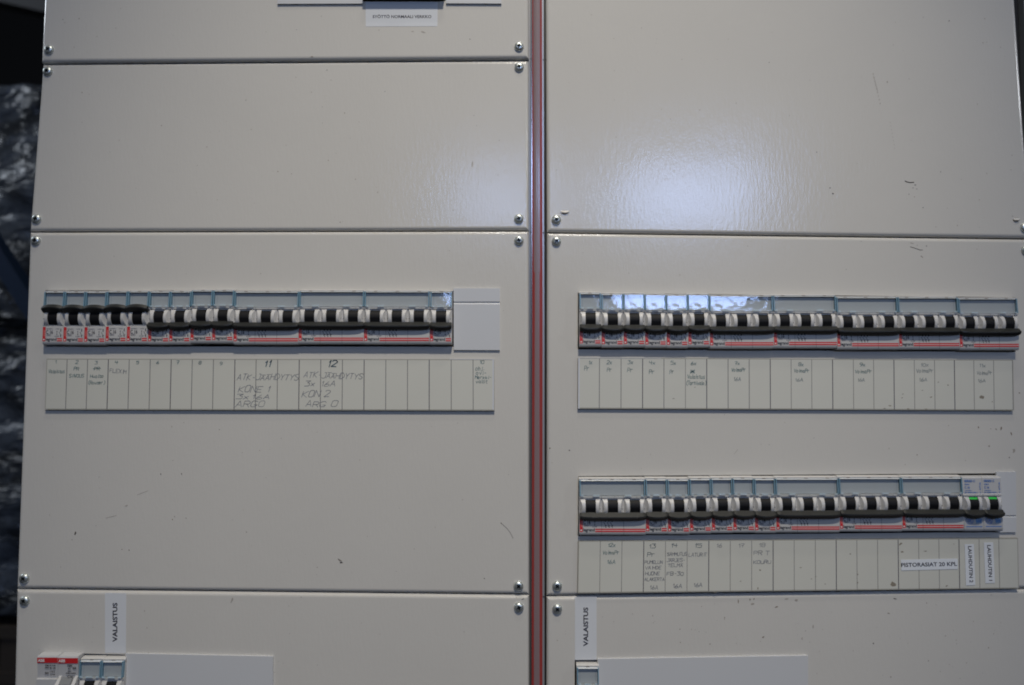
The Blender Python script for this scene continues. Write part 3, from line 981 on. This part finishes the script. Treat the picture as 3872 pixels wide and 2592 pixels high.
plate([(1715, 1091), (1890, 1091), (1890, 1325), (1716, 1324)], 1.6, 'grey grooved blanking plate right of the C 10 breaker', (1141, 1151))
plate([(3768, 1785), (3842, 1785), (3843, 2013), (3768, 2014)], 1.6, 'narrow grey blanking plate right of the blue printed breakers', (1949, 1957))
plate([(476, 2472), (1032, 2483), (1033, 2760), (475, 2760)], 1.6, 'wide grey blanking plate at the bottom left')
plate([(2260, 2493), (3055, 2480), (3057, 2760), (2260, 2760)], 1.6, 'widest grey blanking plate, at the bottom right')
plate([(1048, -160), (1371, -160), (1372, 14), (1049, 15)], 1.6, 'grey blanking plate left of the olive switch at the top')
plate([(1687, -160), (1896, -160), (1896, 14), (1687, 13)], 1.6, 'grey blanking plate right of the olive switch at the top')


# ---------------------------------------------------------------- tape labels
def tape(quad, text, A, B, hpx, label, h=.12, mt='sticker', vertical=0, base=0.0, name='tape_label', ring=False):
    mb = MB()
    mb.slab(quad, base, h + base, 0)
    a_, b_ = P(*A, base + h + .03), P(*B, base + h + .03)
    Hh = hpx / 4.66
    BOLD[0] = .034 if text == 'VALAISTUS' else .024
    fit_text(mb, text, a_, b_, Hh, 1)
    BOLD[0] = .03
    cc = sum((P(*p) for p in quad), Vector()) / 4
    cc.y = -base
    o = mb.build(name, [M[mt], M['ink']], None, origin=cc, fix=False)
    return tag(o, label, 'label', 'printed tape labels')


tape([(1382, 8), (1655, 8), (1654, 100), (1383, 101)], 'SY\u00d6TT\u00d6 NORMAALI VERKKO', (1409, 69), (1631, 69), 12, 'tape printed SY\u00d6TT\u00d6 NORMAALI VERKKO below the switch at the top')
tape([(397, 2243), (477, 2244), (476, 2471), (397, 2469)], 'VALAISTUS', (443, 2428), (443, 2280), 17, 'upright tape printed VALAISTUS on the lower left panel')
tape([(2174, 2258), (2255.5, 2257), (2256, 2495), (2174, 2496)], 'VALAISTUS', (2223, 2445), (2223, 2297.5), 17, 'upright tape printed VALAISTUS on the lower right panel')


# ---------------------------------------------------------------- label strips
def label_strip(quad, divs, writing, label, hh=2.4, lite=None, extra=None, stains=()):
    """quad px of the front face; divs = list of (u_top, thick)"""
    root = empty('label_strip', sum((P(*p) for p in quad), Vector()) / 4)
    o0 = root.location * 1000
    mb = MB()
    TL, TR, BR, BL = quad
    mb.slab(quad, .02, hh, 0, side=1)
    # paler strips along the chosen edges
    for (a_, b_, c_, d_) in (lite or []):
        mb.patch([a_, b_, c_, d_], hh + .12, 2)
    mb.build('holder', [M['holder'], M['holdedge'], M['holdlite']], root, origin=o0, fix=False)
    pm = MB()
    def along(u, top=True):
        a_, b_ = (TL, TR) if top else (BL, BR)
        t = (u - TL[0]) / (TR[0] - TL[0])
        return (a_[0] + (b_[0] - a_[0]) * t, a_[1] + (b_[1] - a_[1]) * t)
    ins = 4
    pm.patch([(TL[0] + 3, TL[1] + ins), (TR[0] - 3, TR[1] + ins), (BR[0] - 3, BR[1] - ins), (BL[0] + 3, BL[1] - ins)], hh + .06, 0)
    for u, th in divs:
        a_, b_ = along(u, True), along(u, False)
        w = 1.5 if th == 2 else 1.05 if th == 1 else 0.95
        pm.patch([(a_[0] - w, a_[1] + 3), (a_[0] + w, a_[1] + 3), (b_[0] + w, b_[1] - 2), (b_[0] - w, b_[1] - 2)], hh + .10, 1 if th == 2 else (2 if th == 1 else 3))
    for wr in writing:
        s, u0, u1, v, hp, m = wr[:6]
        kw = wr[6] if len(wr) > 6 else {}
        hand(pm, s, u0, u1, v, hp, m, h=hh + .14, **kw)
    rnd = random.Random(int(TL[0]) + int(TL[1]))
    for (u, v, ru, rv, rot) in stains:
        pts = irregular(u, v, ru, rv, rnd, 8, rot)
        pm.add([P(x_, y_, hh + .09) for x_, y_ in pts], [tuple(range(8))], 7)
    pm.build('card_insert', [M['card'], M['divid'], M['divid'], M['divid2'], M['teal'], M['pencil'], M['pen'], mat('card_stain', (.24, .21, .16), .6), M['pale']],
             root, origin=o0, fix=False)
    return tag(root, label, 'label strip', 'card label strips under the breakers')


T, PC, PN, PL = 4, 5, 6, 8
big = dict(w=.40, slant=.35)
label_strip([(176, 1357), (1869, 1359), (1870, 1553.5), (169.5, 1550)],
            [(254, 1), (331.5, 1), (410, 2), (488.8, 1), (568.3, 1), (647.5, 2), (727.2, 1), (807.3, 1), (888.4, 2), (968.6, 1), (1050, 1), (1131.7, 2), (1213, 1),
             (1295, 1), (1377, 2), (1459, 1), (1541, 1), (1623, 2), (1706, 1), (1788.7, 1)],
            [('1', 205, 213, 1369, 12, T), ('Valaistus', 183, 245, 1405, 13, T), ('2', 285, 295, 1371, 12, T), ('PR', 279, 298, 1395, 12, T), ('SIIVOUS', 261, 316, 1422, 12, T),
             ('3', 358, 368, 1371, 12, T), ('PR', 356, 376, 1395, 12, T, dict(strike=True)), ('Huolto', 341, 391, 1423, 12, T), ('(Router)', 333, 396, 1447, 13, T),
             ('4', 435, 445, 1371, 12, T), ('FLEXIM', 414, 476, 1402, 14, PC, dict(rise=-5)), ('5', 515, 524, 1371, 12, T), ('6', 591, 600, 1371, 12, T), ('7', 666, 676, 1371, 12, T),
             ('8', 751, 760, 1373, 12, T), ('9', 831, 840, 1376, 12, T),
             ('11', 996, 1021, 1376, 23, PN, dict(w=.7, slant=.3)), ('ATK-J\u00c4\u00c4HDYTYS', 895, 1126, 1427, 21, PC, big), ('KONE 1', 900, 1016, 1472, 23, PC, big),
             ('3x16A', 891, 1018, 1501, 17, PC, big), ('ARGO', 890, 997, 1528, 23, PC, big),
             ('12', 1236, 1270, 1376, 24, PN, dict(w=.7, slant=.3)), ('ATK-J\u00c4\u00c4HDYTYS', 1148, 1368, 1417, 21, PC, dict(w=.4, slant=.3, rise=-8)), ('3x 16A', 1150, 1266, 1452, 19, PC, big),
             ('KON 2', 1141, 1243, 1490, 24, PC, big), ('ARG 0', 1154, 1272, 1528, 22, PC, big),
             ('10', 1812, 1830, 1370, 12, T), ('ohj.', 1798, 1829, 1394, 14, T), ('ovi-', 1800, 1838, 1411, 13, T), ('Merkki-', 1796, 1857, 1428, 12, T), ('valot', 1799, 1842, 1443, 13, T)],
            'card label strip on the left panel with large writing numbered 11 and 12',
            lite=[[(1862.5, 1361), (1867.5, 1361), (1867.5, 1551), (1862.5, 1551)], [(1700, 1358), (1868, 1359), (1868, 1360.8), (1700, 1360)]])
V = 'VoimaPr'
label_strip([(2186, 1353), (3831, 1361), (3834, 1553), (2185, 1546)],
            [(2266.8, 1), (2348.6, 1), (2430, 2), (2510.6, 1), (2591.8, 0), (2672.3, 2), (2753, 1), (2832.8, 1), (2912.4, 2), (2991.3, 0), (3069, 0), (3148, 2), (3226.5, 0),
             (3303, 0), (3380, 2), (3457, 0), (3533.5, 0), (3608.6, 2), (3682, 0), (3756.7, 0), (3828, 0)],
            [('1x', 2224, 2241, 1371, 13, T), ('Pr', 2209, 2228, 1394, 16, T), ('2x', 2294, 2315, 1371, 13, T), ('Pr', 2295, 2313, 1399, 15, T), ('3x', 2373, 2395, 1371, 13, T),
             ('Pr', 2372, 2393, 1400, 16, T), ('4x', 2455, 2479, 1372, 13, T), ('Pr', 2454, 2475, 1407, 15, T), ('5x', 2536, 2557, 1373, 13, T), ('Pr', 2532, 2548, 1407, 15, T),
             ('6x', 2612, 2634, 1374, 13, T), ('#', 2610, 2626, 1406, 15, T), ('Valaistus', 2599, 2666, 1425, 14, T), ('(Tornivalo)', 2595, 2669, 1449, 14, T),
             ('7x', 2778, 2798, 1375, 12, T), (V, 2766, 2820, 1399, 13, T), ('16A', 2773, 2801, 1434, 13, PL),
             ('8x', 3019, 3040, 1379, 12, T), (V, 3002, 3061, 1402, 13, T), ('16A', 3005, 3036, 1437, 12, PL),
             ('9x', 3251, 3273, 1380, 12, T), (V, 3233, 3297, 1405, 13, T), ('16A', 3242, 3269, 1437, 12, PL),
             ('10x', 3481, 3513, 1380, 12, PL), (V, 3465, 3530, 1403, 13, PL), ('16A', 3474, 3505, 1436, 12, PL),
             ('11x', 3702, 3728, 1383, 12, PL), (V, 3694, 3752, 1411, 13, PL), ('16A', 3696, 3726, 1440, 12, PL)],
            'card label strip on the right panel with fields numbered 1x to 11x',
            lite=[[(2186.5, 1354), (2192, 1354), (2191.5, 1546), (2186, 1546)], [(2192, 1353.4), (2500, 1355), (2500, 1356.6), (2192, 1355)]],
            stains=[(3365, 1535, 7, 2, .1), (3345, 1545, 5, 1.5, 0), (3411, 1505, 4, 2, -.4), (3414, 1491, 4, 1.5, -.3), (3520, 1503, 5, 2, -.4), (3488, 1477, 4, 1.5, -.2),
                    (3434, 1547, 6, 2.5, 0), (3502, 1548, 6, 2.5, 0), (3548, 1446, 4, 2, 0), (3585, 1457, 4, 2, .3), (3714, 1503, 10, 8, .3), (2547, 1508, 6, 1.5, 0), (2628, 1465, 3, 1.5, 0), (3752, 1520, 3, 2, 0)])
label_strip([(2187, 2046), (3849, 2035.5), (3853, 2226), (2184, 2244)],
            [(2270, 0), (2352, 0), (2434.5, 2), (2516.5, 0), (2598.7, 0), (2680.4, 2), (2761.5, 0), (2842.4, 0), (2923.3, 2), (3003, 0), (3082.8, 0), (3161.7, 2), (3239.8, 0),
             (3318, 0), (3396, 2), (3473.5, 0), (3549.9, 0), (3626, 2), (3702, 0), (3776.5, 0)],
            [('12x', 2298, 2329, 2062, 13, T), (V, 2279, 2342, 2090, 13, T), ('16A', 2294, 2326, 2125, 14, T),
             ('13', 2453, 2479, 2065, 16, PN), ('Pr', 2448, 2477, 2098, 16, PN), ('PUMELUN', 2438, 2505, 2126, 12, PC), ('VAIHDE', 2440, 2500, 2147, 12, PC), ('HUONE', 2440, 2494, 2169, 12, PC),
             ('ALAKERTA', 2437, 2512, 2191, 12, PC), ('16A', 2456, 2488, 2222, 14, PC),
             ('14', 2536, 2560, 2064, 15, PN), ('SAMMUTUS', 2523, 2597, 2096, 12, PC), ('J\u00c4RJES-', 2521, 2589, 2119, 12, PC), ('TELM\u00c4', 2525, 2581, 2138, 12, PC), ('FB-30', 2521, 2584, 2170, 13, PC), ('16A', 2542, 2578, 2216, 15, PC),
             ('15', 2625, 2653, 2063, 15, PN), ('LATURIT', 2604, 2672, 2098, 13, PC), ('16A', 2621, 2655, 2212, 15, PC),
             ('16', 2708, 2729, 2063, 14, PC), ('17', 2791, 2813, 2064, 14, PC), ('18', 2868, 2893, 2062, 14, PC), ('PR T', 2850, 2909, 2092, 15, PC), ('KOURU', 2849, 2915, 2126, 12, PC)],
            'yellowed card label strip below the lower right breakers',
            stains=[(3215, 2095.5, 4, 2, 0), (3243, 2173, 3, 3, 0), (3243, 2204, 3, 3, 0), (3028, 2147, 5, 1.5, 0), (3120, 2209, 4, 1.8, 0), (3085, 2181, 5, 1, .1), (3068, 2190, 3, 1.5, .2), (2874, 2157, 5, 3, .3),
                    (2866, 2226, 3, 7, 0), (2800, 2199, 3, 2.5, 0), (2705, 2241, 6, 2, 0), (3378, 2210, 12, 9, .5), (3580, 2216, 5, 3, -.5), (3412, 2088, 7, 3, 0), (3500, 2085, 8, 2, 0), (3405, 2058, 8, 4, -.6), (3607, 2058, 3, 1.5, 0)])
tape([(3406.5, 2117.5), (3621, 2113), (3622.5, 2152.5), (3408.5, 2158)], 'PISTORASIAT 20 KPL', (3408, 2144.5), (3619, 2140), 14.5,
     'tape printed PISTORASIAT 20 KPL stuck across the card strip', h=.15, mt='sticker2', base=2.6)
tape([(3648, 2059), (3682.5, 2058), (3688, 2213), (3652.5, 2214.5)], 'LAUHDUTIN 2', (3660.5, 2066), (3666.5, 2204), 13.5,
     'upright tape printed LAUHDUTIN 2 between the wide tape and its neighbour', h=.15, mt='sticker2', base=2.6)
tape([(3720, 2052.5), (3755.5, 2051.5), (3762, 2204.5), (3726, 2206)], 'LAUHDUTIN 1', (3733, 2062), (3739.5, 2197), 13.5,
     'rightmost upright tape on the card strip, printed LAUHDUTIN 1', h=.15, mt='sticker2', base=2.6)

# ---------------------------------------------------------------- behind the cabinet, at the left
film = bpy.data.materials.new('stretch_film'); film.use_nodes = True
nt = film.node_tree; n = nt.nodes; l = nt.links
b = n['Principled BSDF']
tc = n.new('ShaderNodeTexCoord')
mp = n.new('ShaderNodeMapping'); mp.inputs['Scale'].default_value = (6, 6, 8)
ns = n.new('ShaderNodeTexNoise'); ns.inputs['Scale'].default_value = 1.2; ns.inputs['Detail'].default_value = 7; ns.inputs['Roughness'].default_value = .62
ns.inputs['Distortion'].default_value = 1.1
rp = n.new('ShaderNodeValToRGB'); rp.color_ramp.elements[0].position = .42; rp.color_ramp.elements[0].color = (.015, .018, .022, 1)
rp.color_ramp.elements[1].position = .68; rp.color_ramp.elements[1].color = (.12, .14, .17, 1)
mp2 = n.new('ShaderNodeMapping'); mp2.inputs['Scale'].default_value = (10, 10, 22); mp2.inputs['Rotation'].default_value = (0, .5, 0)
ns2 = n.new('ShaderNodeTexNoise'); ns2.inputs['Scale'].default_value = 1; ns2.inputs['Detail'].default_value = 4; ns2.inputs['Distortion'].default_value = .8
bp = n.new('ShaderNodeBump'); bp.inputs['Strength'].default_value = 1; bp.inputs['Distance'].default_value = .025
for a_, b_ in ((tc.outputs['Object'], mp.inputs[0]), (mp.outputs[0], ns.inputs[0]), (ns.outputs[0], rp.inputs[0]), (rp.outputs[0], b.inputs['Base Color']),
               (tc.outputs['Object'], mp2.inputs[0]), (mp2.outputs[0], ns2.inputs[0]), (ns2.outputs[0], bp.inputs['Height']), (bp.outputs[0], b.inputs['Normal'])):
    l.new(a_, b_)
b.inputs['Roughness'].default_value = .3; b.inputs['Specular IOR Level'].default_value = .55


def bgpt(u, v, dy):
    p = P(u, v, -dy)
    return p


def film_load(name, u_right, v_top, v_bot, dy, width, depth, seed, label, lump=22):
    rnd = random.Random(seed)
    tp = bgpt(u_right, v_top, dy); bt = bgpt(u_right, v_bot, dy)
    x1 = tp.x; x0 = x1 - width
    bm = bmesh.new()
    bmesh.ops.create_cube(bm, size=1)
    for v in bm.verts:
        v.co = Vector(((x0 + x1) / 2 + v.co.x * width, dy + depth / 2 + v.co.y * depth, (tp.z + bt.z) / 2 + v.co.z * (tp.z - bt.z)))
    bmesh.ops.subdivide_edges(bm, edges=bm.edges, cuts=28, use_grid_fill=True)
    from mathutils import noise
    c = Vector(((x0 + x1) / 2, dy + depth / 2, (tp.z + bt.z) / 2))
    for v in bm.verts:
        d = (v.co - c)
        nrm = Vector((d.x / width, d.y / depth, d.z / (tp.z - bt.z)))
        q = v.co / 130 + Vector((seed, 0, 0))
        k = noise.fractal(q, 1.0, 2.0, 4) * lump
        rd = max(abs(nrm.x), abs(nrm.y)) * max(abs(nrm.z), .0)
        v.co += nrm.normalized() * (k - 220 * max(0, rd - .18) ** 1.5)
    me = bpy.data.meshes.new(name)
    bm.normal_update()
    for v in bm.verts: v.co = (v.co - c) * .001
    bm.to_mesh(me); bm.free()
    me.polygons.foreach_set('use_smooth', [True] * len(me.polygons))
    me.materials.append(film)
    o = bpy.data.objects.new(name, me); COL.objects.link(o); o.location = c * .001
    tag(o, label, 'wrapped goods', 'goods in stretch film behind the cabinet')
    return o


film_load('wrapped_goods', 220, 330, 1230, 900, 700, 700, 3, 'upper bundle wrapped in shiny stretch film, left of the cabinet', 30)
film_load('wrapped_goods', 215, 1180, 1960, 930, 700, 700, 8, 'middle bundle wrapped in stretch film, behind the blue beam', 26)
film_load('wrapped_goods', 230, 1840, 2345, 880, 700, 700, 15, 'lowest dark bundle in stretch film, on the timber pallet', 24)
bmx = MB()
A, B = bgpt(-60, 900, 640), bgpt(150, 1230, 640)
d = (B - A).normalized(); nn = Vector((-d.z, 0, d.x)) * 13
A = A - d * 900; B = B + d * 150
bmx.add([A - nn, A + nn, B + nn, B - nn, A - nn + Vector((0, 30, 0)), A + nn + Vector((0, 30, 0)), B + nn + Vector((0, 30, 0)), B - nn + Vector((0, 30, 0))],
        [(0, 3, 2, 1), (4, 5, 6, 7), (0, 1, 5, 4), (1, 2, 6, 5), (2, 3, 7, 6), (3, 0, 4, 7)], 0)
tag(bmx.build('rack_beam', [mat('blue_steel', (.012, .028, .06), .4)], None, origin=(A + B) / 2), 'dark blue diagonal steel beam left of the cabinet', 'beam')
pl = MB()
a_ = bgpt(240, 2360, 900); b_ = bgpt(240, 2660, 900)
for k in range(2):
    zz = a_.z - k * 85
    pl.box(a_.x - 800, a_.x, 880, 1600, zz - 22, zz, 0)
for k in range(3):
    pl.box(a_.x - 110 - k * 330, a_.x - 10 - k * 330, 885, 1590, a_.z - 85, a_.z - 22, 0)
tag(pl.build('timber_pallet', [mat('old_timber', (.05, .036, .025), .7, var=.4)], None, origin=(a_.x - 400, 1200, a_.z - 50)), 'brown timber pallet under the wrapped goods', 'pallet')
cb = MB()
c0, c1 = bgpt(-200, -160, 1500), bgpt(170, 28, 1500)
cb.add([c0, bgpt(300, -160, 1500), bgpt(300, 75, 1500), bgpt(-200, -40, 1500)] + [p + Vector((0, 60, 0)) for p in (c0, bgpt(300, -160, 1500), bgpt(300, 75, 1500), bgpt(-200, -40, 1500))],
       [(0, 1, 2, 3), (7, 6, 5, 4), (0, 4, 5, 1), (1, 5, 6, 2), (2, 6, 7, 3), (3, 7, 4, 0)], 0)
tag(cb.build('roof_beam', [mat('grey_steel', (.03, .03, .033), .6)], None, origin=c1), 'dim grey beam high up behind the cabinet', 'beam')
wl = MB()
wl.box(-5200, 4200, 3200, 3260, -1800, 2600, 0)
fl = MB()
fl.box(-5200, 4200, -4000, 3190, -1400, -1352, 0)
tag(fl.build('floor', [mat('concrete_floor', (.06, .06, .06), .6, var=.3)], None, origin=(0, 0, -1352)), kind='structure')
tag(wl.build('dark_backdrop', [mat('backdrop_black', (.006, .006, .007), .9)], None, origin=(0, 3200, 0)), kind='structure')  # added backdrop, its near-black colour stands in for the unlit depth behind
